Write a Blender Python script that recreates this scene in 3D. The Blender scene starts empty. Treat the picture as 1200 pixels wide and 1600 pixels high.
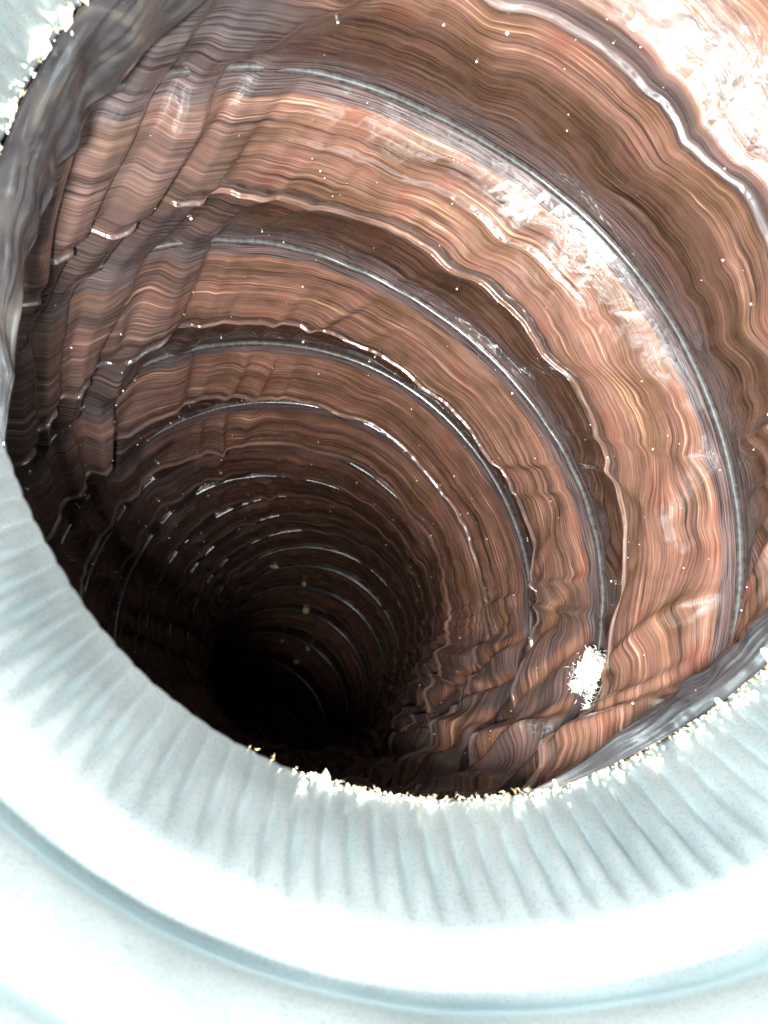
import bpy, bmesh, math, random
import numpy as np
from mathutils import Vector, Matrix
random.seed(7)
rng = np.random.default_rng(11)
scn = bpy.context.scene
S = 0.075                                   # one pipe radius in metres

# ------------------------------------------------------------------ camera, world, lamp, exposure
cam_d = bpy.data.cameras.new('camera')
cam = bpy.data.objects.new('camera', cam_d)
scn.collection.objects.link(cam)
cam.location = (0, 0, 0)
cam.rotation_euler = (math.radians(90), 0, 0)
cam_d.sensor_width = 36.0
cam_d.lens = 36.0 * 1367.76 / 1600.0
cam_d.clip_start = 0.002
cam_d.clip_end = 50
cam_d.dof.use_dof = True
cam_d.dof.focus_distance = 3.3 * S
cam_d.dof.aperture_fstop = 42.0
scn.camera = cam

world = bpy.data.worlds.new('World')
scn.world = world
world.use_nodes = True
bgn = world.node_tree.nodes['Background']
bgn.inputs['Color'].default_value = (0.80, 0.93, 1.0, 1)
bgn.inputs['Strength'].default_value = 0.025

lamp_d = bpy.data.lights.new('flash_lamp', 'AREA')
lamp_d.shape = 'DISK'
lamp_d.size = 0.016
lamp_d.energy = 2.45
lamp_d.color = (1.0, 0.97, 0.93)
lamp = bpy.data.objects.new('flash_lamp', lamp_d)
scn.collection.objects.link(lamp)
lamp.location = (-0.20 * S, -0.14 * S, -0.17 * S)
lamp.rotation_euler = (Vector((0.10, 1.0, 0.10))).to_track_quat('-Z', 'Y').to_euler()

scn.view_settings.view_transform = 'Standard'
scn.view_settings.look = 'None'
scn.view_settings.exposure = 0.0
scn.view_settings.gamma = 1.0
scn.cycles.max_bounces = 8

# ------------------------------------------------------------------ geometry of the place (pipe radius = 1)
AX, AY = -0.099919, -0.038856               # pipe axis as seen by the camera
CX, CY, ZR, ZG, ZB = 0.370588, -0.328132, 1.819878, 1.162394, 0.904577
RG, RB = 1.0363, 1.0601
K1 = np.array([-0.3874006, 0.5352994]); K2 = np.array([0.0881514, -0.0683165]); K3 = np.array([-0.0054872, 0.0047387])
PITCH, W0, SH, RF = 0.8302937, 0.4821956, 0.2615079, 1.1309078
VEND = 18.0
TAU = 2 * math.pi
d_ = np.array([AX, AY, 1.0]); d_ /= np.linalg.norm(d_)
u_ = np.cross([0, 1.0, 0], d_); u_ /= np.linalg.norm(u_)
v_ = np.cross(d_, u_)

def to_world(X):
    """pipe frame (..., 3) -> metres in the world"""
    X = np.asarray(X, float)
    c = X[..., 0:1] * u_ + X[..., 1:2] * v_ + X[..., 2:3] * d_
    return np.stack([c[..., 0], c[..., 2], -c[..., 1]], -1) * S

RIM_DEV = [-0.0028, 0.0064, 0.0054, 0.0029, 0.0007, -0.0005, -0.0007, -0.0001, 0, 0, 0, 0, 0, 0, 0, 0, 0, 0, 0, -0.0003, -0.0049, -0.0102, -0.0106, -0.0096, -0.0076, -0.0019, 0.0079, 0.0129, 0.0124, 0.0095, 0.0046, -0.0018, -0.0095, -0.0154, -0.015, -0.0114]
HOOP_DEV = np.array([
 [0, -0.0013, -0.0145, -0.0249, -0.023, -0.0166, -0.0067, 0.0066, 0.0164, 0.0154, 0.0071, 0.0044, 0.0088, 0.0134, 0.0145, 0.0105, 0.0036, 0.0001, -0.0016, -0.0021, -0.0001, 0.0023, 0.0036, 0.0036, 0.0012, 0.0001, 0, 0, 0, 0, 0, 0, 0, 0, 0, 0],
 [0.0003, 0.0067, 0.0241, 0.031, 0.0345, 0.0369, 0.0337, 0.0225, 0.0074, -0.0133, -0.0393, -0.0596, -0.0683, -0.0688, -0.0649, -0.0555, -0.0396, -0.0234, -0.0109, -0.0009, 0.0083, 0.0163, 0.0203, 0.0211, 0.0172, 0.0045, 0.0002, 0, 0, 0, 0, 0, 0, 0, 0, 0],
 [-0.0078, -0.0129, -0.0136, -0.012, -0.0065, 0.0043, 0.0117, 0.0108, 0.007, 0.0054, 0.0065, 0.0092, 0.011, 0.0111, 0.011, 0.0118, 0.0157, 0.0214, 0.0251, 0.0269, 0.0271, 0.0229, 0.0073, 0.0004, 0, 0, 0, 0, 0, 0, 0, 0, 0, 0, 0, -0.0009],
 [-0.0331, -0.0388, -0.0386, -0.0348, -0.0273, -0.0184, -0.0085, 0.002, 0.0115, 0.0203, 0.0283, 0.0346, 0.0376, 0.0349, 0.0275, 0.0241, 0.03, 0.0369, 0.0389, 0.0371, 0.0278, 0.006, 0.0002, 0, 0, 0, 0, 0, 0, 0, 0, 0, 0, 0, -0.0006, -0.0116],
 [0, 0, 0.0001, 0.0029, 0.0237, 0.0386, 0.0386, 0.0311, 0.0206, 0.0148, 0.0139, 0.0113, -0.0014, -0.0131, -0.0158, -0.015, -0.0153, -0.018, -0.0208, -0.0216, -0.0157, -0.0025, -0.0001, 0, 0, 0, 0, 0, 0, 0, 0, 0, 0, 0, 0, 0],
 [0, 0, 0, 0.0005, 0.0087, 0.0259, 0.0293, 0.0228, 0.0057, -0.012, -0.0238, -0.0268, -0.0221, -0.0192, -0.0179, -0.0131, -0.0026, -0.0001, 0, 0, 0, 0, 0, 0, 0, 0, 0, 0, 0, 0, 0, 0, 0, 0, 0, 0]])

def wrap(th): return (np.asarray(th, float) + math.pi) % TAU - math.pi
def sstep(a, b, x):
    t = np.clip((np.asarray(x, float) - a) / (b - a), 0, 1); return t * t * (3 - 2 * t)
def percurve(tab, th):
    """periodic table over -pi..pi, smoothly interpolated"""
    tab = np.asarray(tab); n = len(tab); x = (wrap(th) + math.pi) / TAU * n
    i = np.floor(x).astype(int); f = x - i; f = f * f * (3 - 2 * f)
    return tab[i % n] * (1 - f) + tab[(i + 1) % n] * f
def hoop_dev(v, th):
    k = np.clip(np.asarray(v, float), 0, 7.999); n = HOOP_DEV.shape[1]
    tab = np.vstack([HOOP_DEV, np.zeros((3, n))]); kk = np.floor(k).astype(int); kf = k - kk
    x = (wrap(th) + math.pi) / TAU * n; i = np.floor(x).astype(int); f = x - i; f = f * f * (3 - 2 * f)
    a = tab[kk, i % n] * (1 - f) + tab[kk, (i + 1) % n] * f
    b = tab[np.minimum(kk + 1, 8), i % n] * (1 - f) + tab[np.minimum(kk + 1, 8), (i + 1) % n] * f
    return a * (1 - kf) + b * kf

_T = np.random.default_rng(5).random((64, 512))
def vnoise(x, y, seed=0, perx=None):
    """value noise 0..1, x periodic over perx cells if given"""
    x, y = np.broadcast_arrays(np.asarray(x, float), np.asarray(y, float))
    xi = np.floor(x).astype(int); yi = np.floor(y).astype(int); fx = x - xi; fy = y - yi
    fx = fx * fx * (3 - 2 * fx); fy = fy * fy * (3 - 2 * fy)
    def h(i, j):
        if perx: i = i % perx
        return _T[(j * 7 + seed * 13) % 64, (i * 3 + j * 29 + seed * 101) % 512]
    return (h(xi, yi) * (1 - fx) + h(xi + 1, yi) * fx) * (1 - fy) + (h(xi, yi + 1) * (1 - fx) + h(xi + 1, yi + 1) * fx) * fy
def pn(th, n, y=0.0, seed=0): return vnoise((wrap(th) + math.pi) / TAU * n, y, seed, n)

_w = np.linspace(-1.5, 16, 1800)
def axis(w):
    w = np.asarray(w, float)
    C = np.stack([CX + K1[0] * w + K2[0] * w**2 + K3[0] * w**3, CY + K1[1] * w + K2[1] * w**2 + K3[1] * w**3, ZR + w], -1)
    T = np.stack([K1[0] + 2 * K2[0] * w + 3 * K3[0] * w**2, K1[1] + 2 * K2[1] * w + 3 * K3[1] * w**2, 1 + 0 * w], -1)
    return C, T / np.linalg.norm(T, axis=-1, keepdims=True)
_C, _ = axis(_w)
_L = np.r_[0, np.cumsum(np.linalg.norm(np.diff(_C, axis=0), axis=1))]; _L -= np.interp(0, _w, _L)

def gshift(th):
    th = wrap(th); b = sstep(math.pi / 2, math.pi, th)
    return np.where(th <= math.pi / 2, SH * th / TAU, SH / 4 * (1 - b) - SH / 2 * b)
def tube(v, th, q):
    """point on the duct: hoop phase v, angle th, q inward"""
    v, th, q = np.broadcast_arrays(np.asarray(v, float), np.asarray(th, float), np.asarray(q, float))
    L = W0 + PITCH * v + gshift(th)
    C, T = axis(np.interp(L, _L, _w))
    ex = np.array([1.0, 0, 0]) - T * T[..., 0:1]; ex /= np.linalg.norm(ex, axis=-1, keepdims=True)
    ey = np.cross(T, ex)
    r = RF + hoop_dev(v, th) - q
    return C + r[..., None] * (np.cos(th)[..., None] * ex + np.sin(th)[..., None] * ey)
V0 = -1.0
def rim_radius(th): return 1.0 + percurve(RIM_DEV, th)
def rim_pt(th, r, z):
    return np.stack([CX + r * np.cos(th), CY + r * np.sin(th), z + 0 * th], -1)
def duct_point(v, th, q):
    """film surface: duct for v >= 0, a boot drawn in to the pipe end for v < 0"""
    v, th, q = np.broadcast_arrays(np.asarray(v, float), np.asarray(th, float), np.asarray(q, float))
    A = tube(np.maximum(v, 0), th, q)
    t = np.clip((v - V0) / -V0, 0, 1)
    R0 = rim_pt(th, rim_radius(th) + 0.03 - q * sstep(0, .4, t), ZR - 0.03)
    P = np.where((v < 0)[..., None], R0 * (1 - t[..., None]) + A * t[..., None], A)
    # where the film turns back past the pipe end it stays outside the pipe
    dx = P[..., 0] - CX; dy = P[..., 1] - CY; rr = np.hypot(dx, dy)
    need = (1.085 + 0.05 * t) * sstep(ZR + .03, ZR - .02, P[..., 2]) * (v > V0 + .02)
    k = np.maximum(1, need / np.maximum(rr, 1e-6))
    P = P.copy(); P[..., 0] = CX + dx * k; P[..., 1] = CY + dy * k
    return P

# ------------------------------------------------------------------ folds of the film
def lower_right(th):
    th = wrap(th); return sstep(-0.25, 0.45, th) * (1 - sstep(2.0, 2.6, th))
def left_side(th):
    a = np.abs(wrap(th - math.radians(-158))); return 1 - sstep(0.45, 1.15, a)
def saw(x, peak=0.78):
    fr = x - np.floor(x); return np.where(fr < peak, fr / peak, (1 - fr) / (1 - peak))
def cellrand(x, y, seed):
    i = np.floor(x).astype(int); return vnoise(i + .5, y, seed)
def film(v, th):
    """inward displacement q, warped phase for the stripes, greyness (film hanging free, painted pleat shade)"""
    v, th = np.broadcast_arrays(np.asarray(v, float), np.asarray(th, float))
    th = wrap(th - math.radians(112) - math.pi) + math.radians(112) - math.pi      # branch cut at the underside
    L = 2.6 * np.tanh(PITCH * v / 2.6)                     # the slant of the creases dies out down the duct
    lr, lf = lower_right(th), left_side(th)
    slope = 0.36 * (1 - lr) - 0.62 * lr
    psi = th + slope * L
    jit = 0.9 * vnoise(th * 2.2 + 9, v * 1.3, 3)
    def fold(x, a):                                        # rounded, lopsided fold 0..1
        p = TAU * x; return .5 - .5 * np.cos(p + a * np.sin(p))
    def lop(x, a):                                         # lopsided crease: slow rise, quick fall
        p = TAU * x; return .5 - .5 * np.cos(p + a * (np.cos(p) - 1))
    x1 = psi * 13 / TAU + jit * 1.3
    s1 = lop(x1, .75 * (1 - lr)) * (0.15 + 1.0 * cellrand(x1, v * .7, 21) ** 1.5)
    nn = 38 / TAU
    x2 = (th + (slope * 1.15 + .1 * (vnoise(th * 1.5, 0, 5) - .5)) * L) * nn + 1.8 * vnoise(th * 2.3, v * .9, 6)
    s2 = lop(x2, .85) * (0.05 + 1.1 * cellrand(x2, v * 1.1, 23) ** 3)
    # crest line of the slack between two hoops
    k = np.floor(v)
    u0 = v - k
    du = 0.12 * (pn(th, 9, k * 1.7 + .5, 31) - .5) + 0.010 * (pn(th, 37, k * 2.3 + .5, 32) - .5) + 0.006 * (pn(th, 97, k * 3.1 + .5, 33) - .5) \
        + 0.024 * (s1 - .4) + 0.016 * (s2 - .25)
    mid = np.sin(np.pi * np.clip(u0, 0, 1)) ** 0.7
    u = u0 - du * mid
    uc = np.where(v < 0, 0.42, 0.60)
    n0 = (v < 0) * 1.0
    h = (0.070 + 0.045 * pn(th, 11, k * 1.3 + .5, 41)) * (1 - (.55 + .3 * n0) * lf) * (1 - .45 * sstep(2, 6, v))
    up = uc - .095
    x = np.clip((u - .035) / (up - .035), 0, 1)
    y = np.clip((u - uc) / (.965 - uc), 0, 1)
    drop = (.014 + .016 * pn(th, 15, k + .5, 44)) * sstep(up - .01, uc - .016, u) * (1 + 1.2 * n0) * (1 - .7 * sstep(1.6, 3.5, v))
    ridge = (h * x ** 0.9 - drop) * (1 - y) ** 1.15 + (0.013 + .007 * sstep(1, 3, v)) * np.exp(-((u - uc) / (.0085 + .006 * n0)) ** 2)
    # second, smaller pleat on some hoops
    ridge = ridge + 0.010 * np.exp(-((u - .30) / .012) ** 2) * sstep(.45, .7, pn(th, 7, k * 1.9 + .5, 47)) \
                  + 0.008 * np.exp(-((u - .80) / .012) ** 2) * sstep(.4, .7, pn(th, 8, k * 1.4 + .5, 48))
    win = sstep(0.03, .20, u0) * sstep(0.02, .16, 1 - u0)
    wr = (0.030 + 0.065 * lr + 0.020 * lf) * s1 + (0.027 + 0.026 * lr + .008 * lf) * s2
    gap = tube(0.0, th[:1] if th.ndim == 2 else th, 0.0)[..., 2] - ZR       # room between pipe end and first hoop
    near = np.where(v < 0, sstep(-1.0, -0.7, v) * sstep(.12, .55, gap), 1.0)
    spot = 1 - .85 * np.exp(-((v - .78) / .30) ** 2 - ((th - .48) / .20) ** 2)       # flatter where the tuft sits
    q = ridge + wr * win * spot
    # long free-hanging twists down the left flank, over the hoops
    xf = (th + (0.46 + .10 * (vnoise(th * 3, 0, 8) - .5)) * L) * 29 / TAU + 1.2 * vnoise(th * 2.1, v * .4, 9)
    tw = fold(xf, .95) ** 5 * (0.10 + 1.0 * cellrand(xf, v * .45, 61) ** 1.5)
    amp = lf * 0.080 * (1 - sstep(1.2, 5, v)) + lf * 0.025
    q = q + amp * tw * (1 - .6 * sstep(0, -.3, v))
    x3 = (th - .85 * L) * 26 / TAU + 1.5 * vnoise(th * 2, v * .8, 14)      # leaf-shaped folds on the squeezed lower side
    f3 = fold(x3, .95)
    q = q + 0.055 * spot * lr * f3 * (.1 + cellrand(x3, v * .9, 63)) * (.45 + .55 * win) * sstep(.25, .9, v)
    grey = np.clip(lf * sstep(.15, .7, tw) * (1 - sstep(0.8, 4.0, v)), 0, 1)
    grey = np.maximum(grey, np.clip(lf * 2, 0, 1) * (1 - sstep(-.35, .25, v)))
    grey = np.maximum(grey, .85 * np.exp(-((u - (uc - .050)) / (.036 + .03 * n0)) ** 4) * np.maximum(n0, .35 + .65 * pn(th, 21, k + .5, 45)))      # grey of the doubled pleat, plus shade painted on its roll-off face
    grey = np.maximum(grey, .62 * lf)
    grey = np.maximum(grey, .75 * lr * sstep(.45, .95, f3) * sstep(.25, .9, v))
    # fine crumple
    q = q + 0.0022 * (vnoise(th * 40, v * 22, 71) - .5) * win + 0.005 * (vnoise(th * 9, v * 5, 73) - .5) * win
    q = q * near
    # unseen tail end, closed to keep background light out of the duct
    q = q + sstep(VEND - .6, VEND, v) * 1.1
    return q, v - du * mid, grey

# ------------------------------------------------------------------ mesh helpers
def link(o, parent=None):
    scn.collection.objects.link(o)
    if parent is not None: o.parent = parent
    return o
def grid_mesh(name, P, close_u=True, flip=False, smooth=True):
    """P: rows x cols x 3 (world metres)"""
    r, c = P.shape[:2]
    cc = c if close_u else c - 1
    I, J = np.meshgrid(np.arange(r - 1), np.arange(cc), indexing='ij')
    J2 = (J + 1) % c
    q = np.stack([I * c + J, I * c + J2, (I + 1) * c + J2, (I + 1) * c + J], -1).reshape(-1, 4)
    if flip: q = q[:, ::-1]
    me = bpy.data.meshes.new(name)
    me.vertices.add(r * c); me.vertices.foreach_set('co', P.reshape(-1).astype(np.float32))
    n = len(q)
    me.loops.add(n * 4); me.loops.foreach_set('vertex_index', q.reshape(-1).astype(np.int32))
    me.polygons.add(n); me.polygons.foreach_set('loop_start', np.arange(0, n * 4, 4, dtype=np.int32))
    me.update(calc_edges=True)
    if smooth: me.polygons.foreach_set('use_smooth', np.ones(n, bool))
    return me
def attr(me, name, data):
    a = me.attributes.new(name, 'FLOAT', 'POINT'); a.data.foreach_set('value', np.asarray(data, np.float32).reshape(-1))
def mesh_obj(name, me, mat, parent=None):
    o = bpy.data.objects.new(name, me); me.materials.append(mat); return link(o, parent)
def py_mesh(name, verts, faces, smooth=False):
    me = bpy.data.meshes.new(name); me.from_pydata([tuple(map(float, p)) for p in verts], [], [tuple(f) for f in faces]); me.update()
    if smooth: me.polygons.foreach_set('use_smooth', [True] * len(me.polygons))
    return me
def empty(name, loc, label, cat, group=None):
    o = bpy.data.objects.new(name, None); o.empty_display_size = .02; o.location = loc
    o['label'] = label; o['category'] = cat
    if group: o['group'] = group
    return link(o)
def child(o, parent):
    o.parent = parent; o.matrix_parent_inverse = Matrix.Translation(parent.location).inverted(); return o

# ------------------------------------------------------------------ materials
def new_mat(name):
    m = bpy.data.materials.new(name); m.use_nodes = True
    nt = m.node_tree; b = nt.nodes['Principled BSDF']
    return m, nt, b
def N(nt, t, **kw):
    n = nt.nodes.new(t)
    for k, v in kw.items(): setattr(n, k, v)
    return n
def ramp(nt, stops, interp='LINEAR'):
    r = N(nt, 'ShaderNodeValToRGB'); e = r.color_ramp; e.interpolation = interp
    while len(e.elements) > 1: e.elements.remove(e.elements[-1])
    for i, (p, c) in enumerate(stops):
        x = e.elements[0] if i == 0 else e.elements.new(p)
        x.position = p; x.color = (*c, 1) if len(c) == 3 else c
    return r
def math_n(nt, op, a, b=None, c=None, clamp=False):
    n = N(nt, 'ShaderNodeMath', operation=op, use_clamp=clamp)
    for i, x in enumerate((a, b, c)):
        if x is None: continue
        if hasattr(x, 'is_output') or isinstance(x, bpy.types.NodeSocket): nt.links.new(x, n.inputs[i])
        else: n.inputs[i].default_value = x
    return n.outputs[0]
def mixc(nt, f, a, b):
    n = N(nt, 'ShaderNodeMix', data_type='RGBA')
    for i, x in ((0, f), (6, a), (7, b)):
        if isinstance(x, bpy.types.NodeSocket): nt.links.new(x, n.inputs[i])
        else: n.inputs[i].default_value = x if i == 0 else (*x, 1)
    return n.outputs[2]

def film_material():
    m, nt, b = new_mat('brown_film'); lk = nt.links.new
    at = lambda nm: N(nt, 'ShaderNodeAttribute', attribute_name=nm).outputs['Fac']
    ang, ph, raw, grey = at('arc'), at('phase'), at('raw_phase'), at('grey')
    def streak(sx, sy, det, rough=.55):
        c = N(nt, 'ShaderNodeCombineXYZ')
        lk(math_n(nt, 'MULTIPLY', ang, sx), c.inputs[0]); lk(math_n(nt, 'MULTIPLY', ph, sy), c.inputs[1])
        n = N(nt, 'ShaderNodeTexNoise', noise_dimensions='2D'); n.inputs['Scale'].default_value = 1
        n.inputs['Detail'].default_value = det; n.inputs['Roughness'].default_value = rough
        lk(c.outputs[0], n.inputs['Vector']); return n.outputs['Fac']
    s1 = streak(.6, 15, 3); s2 = streak(1.9, 80, 3, .6); s3 = streak(4.2, 230, 2); blot = streak(5, 6, 3)
    amp_n = math_n(nt, 'MAXIMUM', .15, math_n(nt, 'MULTIPLY', math_n(nt, 'SUBTRACT', streak(2.2, 9, 2), .28), 3.2))
    s2 = math_n(nt, 'ADD', .5, math_n(nt, 'MULTIPLY', math_n(nt, 'SUBTRACT', s2, .5), amp_n))
    tot = math_n(nt, 'ADD', math_n(nt, 'MULTIPLY', s1, .28), math_n(nt, 'ADD', math_n(nt, 'MULTIPLY', s2, .42), math_n(nt, 'MULTIPLY', s3, .30)))
    cr = ramp(nt, [(.34, (.030, .016, .013)), (.36, (.030, .017, .015)), (.44, (.085, .045, .034)), (.52, (.140, .073, .053)), (.59, (.205, .108, .079)), (.67, (.43, .27, .20))])
    lk(tot, cr.inputs[0])
    br = ramp(nt, [(.35, (.75, .74, .62)), (.55, (1, 1, 1)), (.7, (1.0, .84, .80))]); lk(blot, br.inputs[0])
    mul = N(nt, 'ShaderNodeMix', data_type='RGBA', blend_type='MULTIPLY'); mul.inputs[0].default_value = 1
    lk(cr.outputs[0], mul.inputs[6]); lk(br.outputs[0], mul.inputs[7])
    # lapped glue band beside each hoop wire
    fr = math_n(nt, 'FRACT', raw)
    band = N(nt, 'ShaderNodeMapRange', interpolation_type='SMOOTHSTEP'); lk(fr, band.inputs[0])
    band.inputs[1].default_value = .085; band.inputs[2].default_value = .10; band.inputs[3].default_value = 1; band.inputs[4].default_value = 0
    bm2 = N(nt, 'ShaderNodeMapRange', interpolation_type='SMOOTHSTEP')      # back-slope shade painted into the film colour, from crest to wire
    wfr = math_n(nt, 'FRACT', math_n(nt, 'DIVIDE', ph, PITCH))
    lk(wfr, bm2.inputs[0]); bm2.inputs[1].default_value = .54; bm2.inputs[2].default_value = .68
    bm3 = N(nt, 'ShaderNodeMapRange', interpolation_type='SMOOTHSTEP')  # dark before each wire: glue lap with back-slope shade painted in
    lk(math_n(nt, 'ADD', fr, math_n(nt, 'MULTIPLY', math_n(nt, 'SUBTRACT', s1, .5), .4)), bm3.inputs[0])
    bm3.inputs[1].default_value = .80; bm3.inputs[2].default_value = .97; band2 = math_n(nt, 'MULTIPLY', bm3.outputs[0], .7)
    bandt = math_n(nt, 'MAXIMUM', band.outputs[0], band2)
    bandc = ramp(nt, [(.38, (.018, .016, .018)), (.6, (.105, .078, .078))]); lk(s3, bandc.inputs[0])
    back_shade = N(nt, 'ShaderNodeMix', data_type='RGBA', blend_type='MULTIPLY'); lk(math_n(nt, 'MULTIPLY', bm2.outputs[0], .62), back_shade.inputs[0])
    lk(mul.outputs[2], back_shade.inputs[6]); back_shade.inputs[7].default_value = (.12, .125, .11, 1)
    col = mixc(nt, math_n(nt, 'MULTIPLY', bandt, .8), back_shade.outputs[2], bandc.outputs[0])
    gcol = ramp(nt, [(.4, (.026, .023, .025)), (.65, (.075, .066, .068))]); lk(s2, gcol.inputs[0])
    col = mixc(nt, math_n(nt, 'MULTIPLY', grey, .85), col, gcol.outputs[0])
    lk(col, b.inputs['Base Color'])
    rr = ramp(nt, [(.35, (.09,) * 3), (.65, (.24,) * 3)]); lk(blot, rr.inputs[0]); lk(math_n(nt, 'ADD', rr.outputs[0], math_n(nt, 'MULTIPLY', band.outputs[0], -.07)), b.inputs['Roughness'])
    b.inputs['Specular IOR Level'].default_value = .20
    # the film's own skin: crinkled separately from the streaks beneath it
    tc2 = N(nt, 'ShaderNodeTexCoord')
    cn1 = N(nt, 'ShaderNodeTexNoise'); cn1.inputs['Scale'].default_value = 55; cn1.inputs['Detail'].default_value = 3; cn1.inputs['Distortion'].default_value = .6
    cv1 = N(nt, 'ShaderNodeTexVoronoi', feature='F1', distance='CHEBYCHEV'); cv1.inputs['Scale'].default_value = 120
    cw = N(nt, 'ShaderNodeMix', data_type='VECTOR'); cw.inputs[0].default_value = .015
    lk(tc2.outputs['Object'], cn1.inputs['Vector']); lk(tc2.outputs['Object'], cw.inputs[4]); lk(cn1.outputs['Color'], cw.inputs[5]); lk(cw.outputs[1], cv1.inputs['Vector'])
    cb = N(nt, 'ShaderNodeBump'); cb.inputs['Strength'].default_value = .6; cb.inputs['Distance'].default_value = .0018
    lk(math_n(nt, 'ADD', cn1.outputs['Fac'], math_n(nt, 'MULTIPLY', cv1.outputs['Distance'], .45)), cb.inputs['Height'])
    lk(cb.outputs[0], b.inputs['Coat Normal'])
    b.inputs['Coat Weight'].default_value = .6; b.inputs['Coat Roughness'].default_value = .06; b.inputs['Coat IOR'].default_value = 1.5
    bp = N(nt, 'ShaderNodeBump'); bp.inputs['Strength'].default_value = .22; bp.inputs['Distance'].default_value = .0009
    lk(math_n(nt, 'ADD', tot, math_n(nt, 'MULTIPLY', blot, .5)), bp.inputs['Height'])
    # crumple facets, isotropic
    tc = N(nt, 'ShaderNodeTexCoord'); vo = N(nt, 'ShaderNodeTexVoronoi', feature='DISTANCE_TO_EDGE'); vo.inputs['Scale'].default_value = 75
    nz = N(nt, 'ShaderNodeTexNoise'); nz.inputs['Scale'].default_value = 60; nz.inputs['Detail'].default_value = 2
    mx = N(nt, 'ShaderNodeMix', data_type='VECTOR'); mx.inputs[0].default_value = .02
    lk(tc.outputs['Object'], mx.inputs[4]); lk(nz.outputs['Color'], mx.inputs[5]); lk(mx.outputs[1], vo.inputs['Vector'])
    bp2 = N(nt, 'ShaderNodeBump'); bp2.inputs['Strength'].default_value = .38; bp2.inputs['Distance'].default_value = .0012
    lk(vo.outputs['Distance'], bp2.inputs['Height']); lk(bp.outputs[0], bp2.inputs['Normal'])
    lk(bp2.outputs[0], b.inputs['Normal'])
    return m

def metal_material():
    m, nt, b = new_mat('galvanised_steel'); lk = nt.links.new
    tc = N(nt, 'ShaderNodeTexCoord')
    n1 = N(nt, 'ShaderNodeTexNoise'); n1.inputs['Scale'].default_value = 45; n1.inputs['Detail'].default_value = 5
    n2 = N(nt, 'ShaderNodeTexNoise'); n2.inputs['Scale'].default_value = 2400; n2.inputs['Detail'].default_value = 4; n2.inputs['Roughness'].default_value = .7
    n3 = N(nt, 'ShaderNodeTexNoise'); n3.inputs['Scale'].default_value = 420; n3.inputs['Detail'].default_value = 2
    for n in (n1, n2, n3): lk(tc.outputs['Object'], n.inputs['Vector'])
    c = ramp(nt, [(.3, (.32, .395, .42)), (.7, (.43, .505, .52))]); lk(n1.outputs['Fac'], c.inputs[0])
    g = ramp(nt, [(.30, (.55, .60, .64)), (.50, (1, 1, 1))]); lk(n2.outputs['Fac'], g.inputs[0])
    mu = N(nt, 'ShaderNodeMix', data_type='RGBA', blend_type='MULTIPLY'); mu.inputs[0].default_value = .9
    lk(c.outputs[0], mu.inputs[6]); lk(g.outputs[0], mu.inputs[7]); lk(mu.outputs[2], b.inputs['Base Color'])
    b.inputs['Metallic'].default_value = .82
    r = ramp(nt, [(.3, (.34,) * 3), (.7, (.44,) * 3)]); lk(n1.outputs['Fac'], r.inputs[0]); lk(r.outputs[0], b.inputs['Roughness'])
    bp = N(nt, 'ShaderNodeBump'); bp.inputs['Strength'].default_value = .28; bp.inputs['Distance'].default_value = .0002
    lk(math_n(nt, 'ADD', n2.outputs['Fac'], n3.outputs['Fac']), bp.inputs['Height']); lk(bp.outputs[0], b.inputs['Normal'])
    return m

def wire_material():
    m, nt, b = new_mat('coated_wire'); lk = nt.links.new
    tc = N(nt, 'ShaderNodeTexCoord')
    n = N(nt, 'ShaderNodeTexNoise'); n.inputs['Scale'].default_value = 700; n.inputs['Detail'].default_value = 3; lk(tc.outputs['Object'], n.inputs['Vector'])
    c = ramp(nt, [(.35, (.030, .027, .026)), (.65, (.065, .058, .056))]); lk(n.outputs['Fac'], c.inputs[0]); lk(c.outputs[0], b.inputs['Base Color'])
    b.inputs['Roughness'].default_value = .20; b.inputs['Specular IOR Level'].default_value = .75
    bp = N(nt, 'ShaderNodeBump'); bp.inputs['Strength'].default_value = .25; bp.inputs['Distance'].default_value = .0002
    lk(n.outputs['Fac'], bp.inputs['Height']); lk(bp.outputs[0], b.inputs['Normal'])
    return m
def grey_film_material():
    m, nt, b = new_mat('grey_film'); lk = nt.links.new
    tc = N(nt, 'ShaderNodeTexCoord')
    n = N(nt, 'ShaderNodeTexNoise'); n.inputs['Scale'].default_value = 95; n.inputs['Detail'].default_value = 3; n.inputs['Distortion'].default_value = 1.2; lk(tc.outputs['Object'], n.inputs['Vector'])
    c = ramp(nt, [(.35, (.016, .0155, .017)), (.55, (.030, .029, .031)), (.78, (.070, .062, .052))]); lk(n.outputs['Fac'], c.inputs[0]); lk(c.outputs[0], b.inputs['Base Color'])
    b.inputs['Roughness'].default_value = .13
    bp = N(nt, 'ShaderNodeBump'); bp.inputs['Strength'].default_value = .3; bp.inputs['Distance'].default_value = .0008
    lk(n.outputs['Fac'], bp.inputs['Height']); lk(bp.outputs[0], b.inputs['Normal'])
    return m
def plain(name, c1, c2, rough=.8, scale=300):
    m, nt, b = new_mat(name); lk = nt.links.new
    tc = N(nt, 'ShaderNodeTexCoord'); n = N(nt, 'ShaderNodeTexNoise'); n.inputs['Scale'].default_value = scale; n.inputs['Detail'].default_value = 4
    lk(tc.outputs['Object'], n.inputs['Vector'])
    c = ramp(nt, [(.38, c1), (.62, c2)]); lk(n.outputs['Fac'], c.inputs[0]); lk(c.outputs[0], b.inputs['Base Color'])
    b.inputs['Roughness'].default_value = rough
    return m
M_FILM, M_METAL, M_WIRE, M_GREY = film_material(), metal_material(), wire_material(), grey_film_material()
M_FLUFF = plain('white_fibre', (.38, .37, .33), (.66, .65, .61), .9, 900)
M_CRUST = plain('pale_mastic', (.34, .30, .19), (.66, .63, .54), .8, 900)
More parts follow.
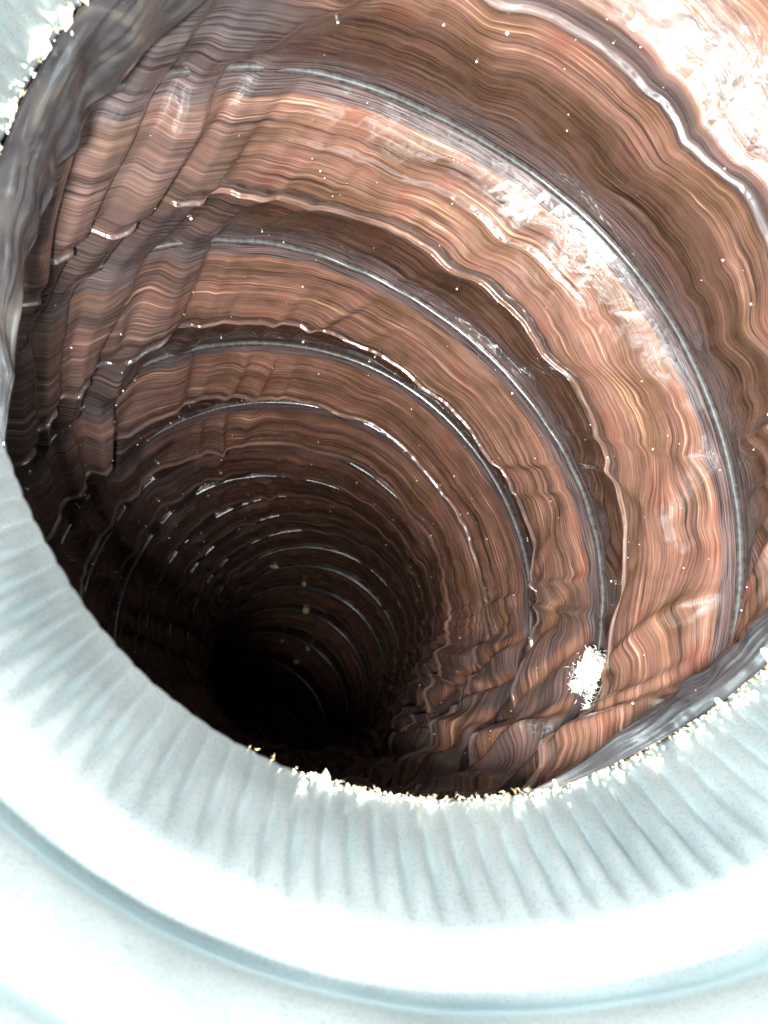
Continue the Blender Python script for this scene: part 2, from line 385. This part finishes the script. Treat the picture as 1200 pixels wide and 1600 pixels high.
M_STRAW = plain('yellow_fibre', (.20, .155, .07), (.46, .40, .25), .8, 700)
M_DUST = plain('dust', (.62, .58, .52), (.85, .83, .78), .9)

# ------------------------------------------------------------------ the metal pipe
def pipe_profile(z, th):
    base = 1.125 - 0.020 * sstep(.95, 1.25, z) - 0.105 * np.clip((z - 1.38) / (ZR - 1.38), 0, 1) ** .85
    r = base + percurve(RIM_DEV, th) * sstep(1.2, ZR, z)
    def groove(c, near, far, depth):                       # steep on the near side, easing out towards the end
        t = z - c; return depth * np.exp(-(np.abs(t) / np.where(t < 0, near, far)) ** 2.4)
    r = r + groove(1.335, .085, .055, .050) + groove(1.03, .050, .025, .020)
    amp = sstep(1.42, 1.64, z + .05 * (pn(th, 61, 0.5, 84) - .5)) * (0.6 + .8 * pn(th, 40, .5, 82))
    x = th / TAU * 122 + 0.9 * (pn(th, 26, .5, 81) - .5) * (0.8 + .2 * sstep(1.3, ZR, z))
    fr = x - np.floor(x)
    corr = 1 - np.exp(-(np.abs(fr - .5) / .185) ** 1.9)               # rounded ridges, narrow valleys (valleys outward)
    r = r - 0.041 * (1 - .45 * np.exp(-((wrap(th) - 2.1) / .45) ** 2)) * amp * (1 - .94 * sstep(ZR - .38, ZR + .03, z)) * (corr - .75)
    r = r + 0.004 * (vnoise(th * 4, z * 3, 85) - .5) + 0.003 * (vnoise(th * 11, z * 9, 86) - .5)
    return r
pipe = empty('metal_pipe', to_world([CX, CY, ZR]).tolist(), 'round galvanised steel pipe with a crimped end and pressed grooves', 'pipe')
def pipe_section(name, zs, nth, lip=False):
    th = np.linspace(-math.pi, math.pi, nth, endpoint=False)
    rows = []
    for z in zs:
        edge = 0.006 * (pn(th, 60, .5, 88) - .5) * sstep(ZR - .1, ZR, z)
        rows.append(np.stack([CX + pipe_profile(z, th) * np.cos(th), CY + pipe_profile(z, th) * np.sin(th), z + edge], -1))
    if lip:                                                # sheet thickness turned over the cut edge
        for dz, dr in ((.003, .003), (.003, .009), (0, .012), (-.04, .012), (-.08, .012), (-.14, .012), (-.2, .012), (-.3, .014)):
            edge = 0.006 * (pn(th, 60, .5, 88) - .5)
            r = pipe_profile(ZR + min(dz, 0), th) + dr
            rows.append(np.stack([CX + r * np.cos(th), CY + r * np.sin(th), ZR + dz + edge], -1))
    o = mesh_obj(name, grid_mesh(name, to_world(np.array(rows)), flip=True), M_METAL)
    return child(o, pipe)
pipe_section('pipe_barrel', np.r_[np.linspace(-2.2, .78, 24), np.linspace(.80, 1.15, 40)], 360)
pipe_section('pressed_bead', np.linspace(1.15, 1.385, 40), 480)
pipe_section('crimped_collar', np.linspace(1.385, ZR, 40), 1464, lip=True)

# ------------------------------------------------------------------ the flexible duct
duct = empty('flexible_duct', to_world([CX, CY, ZR + .05]).tolist(), 'long flexible duct of wrinkled brown film held open by wire hoops', 'duct')
NTH = 900
seam = math.radians(112)
ths = seam + np.arange(NTH) * TAU / NTH
rows_ = []
for k in range(-1, int(VEND)):                             # rows crowd along the crest of each pleat and beside each wire
    nb, ne = ((86, 56) if k < 2 else (60, 32) if k < 4 else (38, 12) if k < 9 else (22, 4))
    c = .42 if k < 0 else .60
    u = np.unique(np.r_[np.arange(nb) / nb, np.linspace(c - .10, c + .035, ne)].round(4))
    rows_.append(k + u)
ws = np.r_[np.concatenate(rows_), VEND]
WW, TT = np.meshgrid(ws, ths, indexing='ij')
VV = WW.copy()
for _ in range(5):
    Q, PH, GR = film(VV, TT)
    VV = np.clip(VV + (WW - PH) * .9, np.floor(WW), np.floor(WW) + .99999)
Q, PH, GR = film(VV, TT)
me = grid_mesh('film_liner', to_world(duct_point(VV, TT, Q)), flip=True)
arc = np.broadcast_to((np.arange(NTH) * TAU / NTH * RF)[None, :], VV.shape)
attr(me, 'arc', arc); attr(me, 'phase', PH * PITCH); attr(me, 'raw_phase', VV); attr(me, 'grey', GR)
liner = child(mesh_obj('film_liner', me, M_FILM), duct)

WR = 0.0130
def hoop(k):
    n, ns = (420, 10) if k < 4 else (240, 8)
    th = np.linspace(-math.pi, math.pi, n, endpoint=False)
    a = np.linspace(0, TAU, ns, endpoint=False)
    wr = WR if k < 3 else WR * .8; sink = 0.010 if k < 3 else 0.004
    wob = 0.006 * (pn(th, 23, k + .5, 91) - .5)
    P0 = tube(k + wob, th, sink + 0 * th)
    Pi = tube(k + wob, th, 0.112 + 0 * th); nin = (Pi - P0) / np.linalg.norm(Pi - P0, axis=-1, keepdims=True)
    tg = np.roll(P0, -1, 0) - np.roll(P0, 1, 0); tg /= np.linalg.norm(tg, axis=-1, keepdims=True)
    bi = np.cross(tg, nin)
    P = P0[:, None] + wr * (np.cos(a)[None, :, None] * nin[:, None] + np.sin(a)[None, :, None] * bi[:, None])
    P = np.concatenate([P, P[:1]], 0)
    me = grid_mesh('wire_hoop', to_world(P)); child(mesh_obj('wire_hoop', me, M_WIRE), duct)
for k in range(0, 17): hoop(k)

# grey cuff of spare film lying inside the pipe end
def cuff(a0, a1, width, seed, ripple):
    n = 160; th = np.radians(np.linspace(a0, a1, n)); t = np.linspace(0, 1, 44)
    f = np.linspace(0, 1, n); wd = np.interp(f, *width)
    wd = wd * (1 + .25 * (vnoise(f * 14, 0, seed) - .5))
    rows = []
    for q in t:
        thin = np.clip(wd / .06, .05, 1)
        r = rim_radius(th) - 0.016 * thin - 0.03 * np.sin(np.pi * min(q, 1)) * (vnoise(f * 9, q * 2, seed + 1)) * ripple * thin - .012 * q * thin
        r = r - ripple * .016 * thin * (.5 - .5 * np.cos(TAU * (f * 7 + q * .8 + vnoise(f * 3, 0, 55)))) * q
        r = r - ripple * thin * .010 * (vnoise(q * 7 + f * 4, f * 5, seed + 5) + .6 * vnoise(q * 17 + f * 7, f * 9, seed + 6)) * sstep(0, .15, q)
        rows.append(rim_pt(th, r, ZR - .012 + wd * q + .006 * (vnoise(f * 40, 0, seed + 2) - .5) * (1 - q)))
    P = np.array(rows)
    back = P.copy(); rr = P[..., :2] - [CX, CY]; back[..., :2] = [CX, CY] + rr * 1.006
    P = np.concatenate([P, back[::-1]], 0)
    o = mesh_obj('film_cuff', grid_mesh('film_cuff', to_world(P), close_u=False, flip=True), M_GREY); child(o, duct)
cuff(18, 84, ([0, .2, .6, 1], [.16, .10, .11, .0]), 101, .7)
cuff(164, 236, ([0, .12, .35, .7, 1], [.0, .06, .20, .27, .29]), 111, .8)

# ------------------------------------------------------------------ crumbs and fibres on the rim
def lump_mesh(name, seed, n=2, squash=(1, 1, 1), rough=.5):
    r = random.Random(seed); bm = bmesh.new(); bmesh.ops.create_icosphere(bm, subdivisions=n, radius=1)
    for v in bm.verts:
        p = v.co
        d = 1 + rough * (math.sin(p.x * 3.1 + seed) * math.cos(p.y * 2.7 + seed * 2) * .5 + r.uniform(-.35, .35))
        v.co = Vector((p.x * squash[0], p.y * squash[1], p.z * squash[2])) * d
    me = bpy.data.meshes.new(name); bm.to_mesh(me); bm.free(); return me
lumps = [lump_mesh('mastic_lump', s, 2, (1, .6, .45), .6) for s in range(5)]
for me_ in lumps: me_.materials.append(M_CRUST)
def rim_surface(deg, z, inset=0.0):
    th = math.radians(deg); r = float(pipe_profile(np.array(z), np.array(th))) - inset
    return to_world([CX + r * math.cos(th), CY + r * math.sin(th), z])
R_ = random.Random(3)
for i in range(46):
    deg = R_.uniform(28, 112) if i < 32 else R_.uniform(183, 226)
    sz = R_.uniform(.010, .024) * S * (1.25 if (deg < 50 or deg > 180) else .8)
    o = bpy.data.objects.new('mastic_lump', lumps[i % 5]); link(o)
    o.location = rim_surface(deg, ZR - R_.uniform(.006, .05)).tolist(); o.scale = (sz * R_.uniform(.8, 1.7), sz * R_.uniform(.7, 1.4), sz * R_.uniform(.6, 1))
    o.rotation_euler = [R_.uniform(0, 6.3) for _ in range(3)]
    child(o, pipe)
# fibres and tiny crumbs too small to pick apart
def scatter_fibres(name, specs, mat, parent, seed):
    r = random.Random(seed); V = []; F = []
    for (p, ln, wd) in specs:
        a = Vector([r.gauss(0, 1) for _ in range(3)]).normalized(); b = a.cross(Vector([r.gauss(0, 1) for _ in range(3)])).normalized(); c = a.cross(b)
        p = Vector(p); bend = b * ln * r.uniform(-.3, .3); i = len(V)
        for t, s in ((-.5, .4), (0, 1), (.5, .4)):
            ctr = p + a * ln * t + bend * (1 - 4 * t * t)
            for q in range(3):
                ang = q * TAU / 3; V.append(ctr + (b * math.cos(ang) + c * math.sin(ang)) * wd * s)
        for s in (0, 3):
            for q in range(3): F.append((i + s + q, i + s + (q + 1) % 3, i + s + 3 + (q + 1) % 3, i + s + 3 + q))
        F.append((i + 2, i + 1, i)); F.append((i + 6, i + 7, i + 8))
    o = mesh_obj(name, py_mesh(name, V, F), mat); o['kind'] = 'stuff'
    return child(o, parent) if parent else o
sp = []
for i in range(260):
    deg = R_.choice([R_.gauss(42, 6), R_.gauss(88, 8), R_.uniform(35, 118), R_.uniform(183, 232)])
    sp.append((rim_surface(deg, ZR - abs(R_.gauss(0, .018)) + .008, R_.uniform(0, .008)), R_.uniform(.006, .018) * S, R_.uniform(.001, .0022) * S))
scatter_fibres('fibre_fringe', sp, M_STRAW, pipe, 9)
sp = [(rim_surface(R_.uniform(34, 112) if i < 420 else R_.uniform(183, 228), ZR - abs(R_.gauss(0, .022)) + .003, R_.uniform(0, .006)), R_.uniform(.003, .009) * S, R_.uniform(.002, .0045) * S) for i in range(560)]
scatter_fibres('mastic_crumbs', sp, M_CRUST, pipe, 19)

# ------------------------------------------------------------------ things lying in the duct
def on_film(v, deg, lift=0.0):
    th = math.radians(deg)
    q, _, _ = film(np.array([v]), np.array([th]))
    p = to_world(duct_point(np.array([v]), np.array([th]), q + lift))[0]
    e = 0.01
    q2, _, _ = film(np.array([v]), np.array([th]))
    pa = to_world(duct_point(np.array([v]), np.array([th]), q2 + lift + .1))[0]
    n = Vector(pa - p).normalized()
    t = Vector(to_world(duct_point(np.array([v + .02]), np.array([th]), q2 + lift))[0] - p); t = (t - n * t.dot(n)).normalized()
    return Vector(p), n, t
# white fibre tuft stuck to the film
p, n, t = on_film(0.80, 26.5, 0.03)
b_ = n.cross(t)
tuft = empty('fibre_tuft', p, 'ragged white tuft of fibre stuck on the brown film near the rim', 'fluff')
R2 = random.Random(21)
bm = bmesh.new()
for i in range(15):                                        # matted core: flattened torn flakes
    c = p + t * R2.gauss(0, .040) * S + b_ * R2.gauss(0, .034) * S + n * R2.uniform(.01, .045) * S
    vv = []
    m_ = Matrix.Rotation(R2.uniform(0, 6.3), 3, n)
    res = bmesh.ops.create_icosphere(bm, subdivisions=2, radius=1)
    for v in res['verts']:
        q = v.co * (1 + R2.uniform(-.35, .45))
        v.co = c + (m_ @ (t * q.x * .034 + b_ * q.y * .020)) * S + n * q.z * .020 * S
me = bpy.data.meshes.new('matted_core'); bm.to_mesh(me); bm.free()
child(mesh_obj('matted_core', me, M_FLUFF), tuft)
sp = []
for i in range(620):
    a = R2.uniform(0, TAU); rr = abs(R2.gauss(0, .042)) * S
    sp.append((p + (t * math.cos(a) * 1.25 + b_ * math.sin(a)) * rr + n * R2.uniform(0, .055) * S, R2.uniform(.008, .022) * S, R2.uniform(.001, .0025) * S))
for i in range(40):                                        # tail hanging off one side
    sp.append((p + t * -R2.uniform(.04, .13) * S * .3 + b_ * R2.uniform(.04, .13) * S + n * .006 * S, R2.uniform(.02, .05) * S, .0022 * S))
scatter_fibres('loose_fibres', sp, M_FLUFF, tuft, 33)

# yellow crumbs far down the duct
crumbs = [(9.52, -109.5, .062, 'olive crumb on the upper wall deep in the duct, furthest left of the six'),
          (10.6, -88, .060, 'pale oval crumb uppermost in the right-hand line of deep crumbs'),
          (11.84, -78, .075, 'wedge-shaped tan crumb beside the dark bend, second down in its line'),
          (13.16, -82, .040, 'smallest round yellow crumb at the mouth of the dark bend'),
          (13.08, -61.5, .075, 'yellow triangular crumb, rightmost of the deep ones'),
          (13.56, -63, .075, 'dim brown crumb, lowest and deepest in the dark end')]
for i, (v, dg, sz, lab) in enumerate(crumbs):
    p, n, t = on_film(v, dg, .02)
    me = lump_mesh('insulation_crumb', 40 + i, 2, (1, .65 + .1 * (i % 3), .5), .5); me.materials.append(M_STRAW)
    o = bpy.data.objects.new('insulation_crumb', me); link(o); o.location = p; o.scale = (sz * S * .72,) * 3
    o.rotation_euler = (i * 1.3, i * .7, i * 2.1)
    o['label'] = lab; o['category'] = 'crumb'; o['group'] = 'yellow crumbs deep in the duct'

# dust sticking to the film
V = []; F = []
vv = R_.random
NDU = 520
dv = np.array([(-0.8 + 7.5 * R_.random() ** 1.3) for _ in range(NDU)]); dth = np.array([math.radians(R_.uniform(-190, 75)) for _ in range(NDU)])
q, _, _ = film(dv[:, None], dth[:, None])
P = to_world(duct_point(dv[:, None], dth[:, None], q + .004))[:, 0]
for p in P:
    s = R_.choice([.0014, .002, .0026, .0042]) * S * R_.uniform(.7, 1.2); i = len(V)
    for dx, dy, dz in ((1, 0, 0), (-1, 0, 0), (0, 1, 0), (0, -1, 0), (0, 0, 1), (0, 0, -1)):
        V.append((p[0] + dx * s * R_.uniform(.6, 1.5), p[1] + dy * s * R_.uniform(.6, 1.5), p[2] + dz * s * R_.uniform(.6, 1.5)))
    for f in ((0, 2, 4), (2, 1, 4), (1, 3, 4), (3, 0, 4), (2, 0, 5), (1, 2, 5), (3, 1, 5), (0, 3, 5)): F.append([i + x for x in f])
dust = mesh_obj('dust_specks', py_mesh('dust_specks', V, F), M_DUST)
dust['kind'] = 'stuff'; dust['label'] = 'white dust specks scattered over the brown film'; dust['category'] = 'dust'
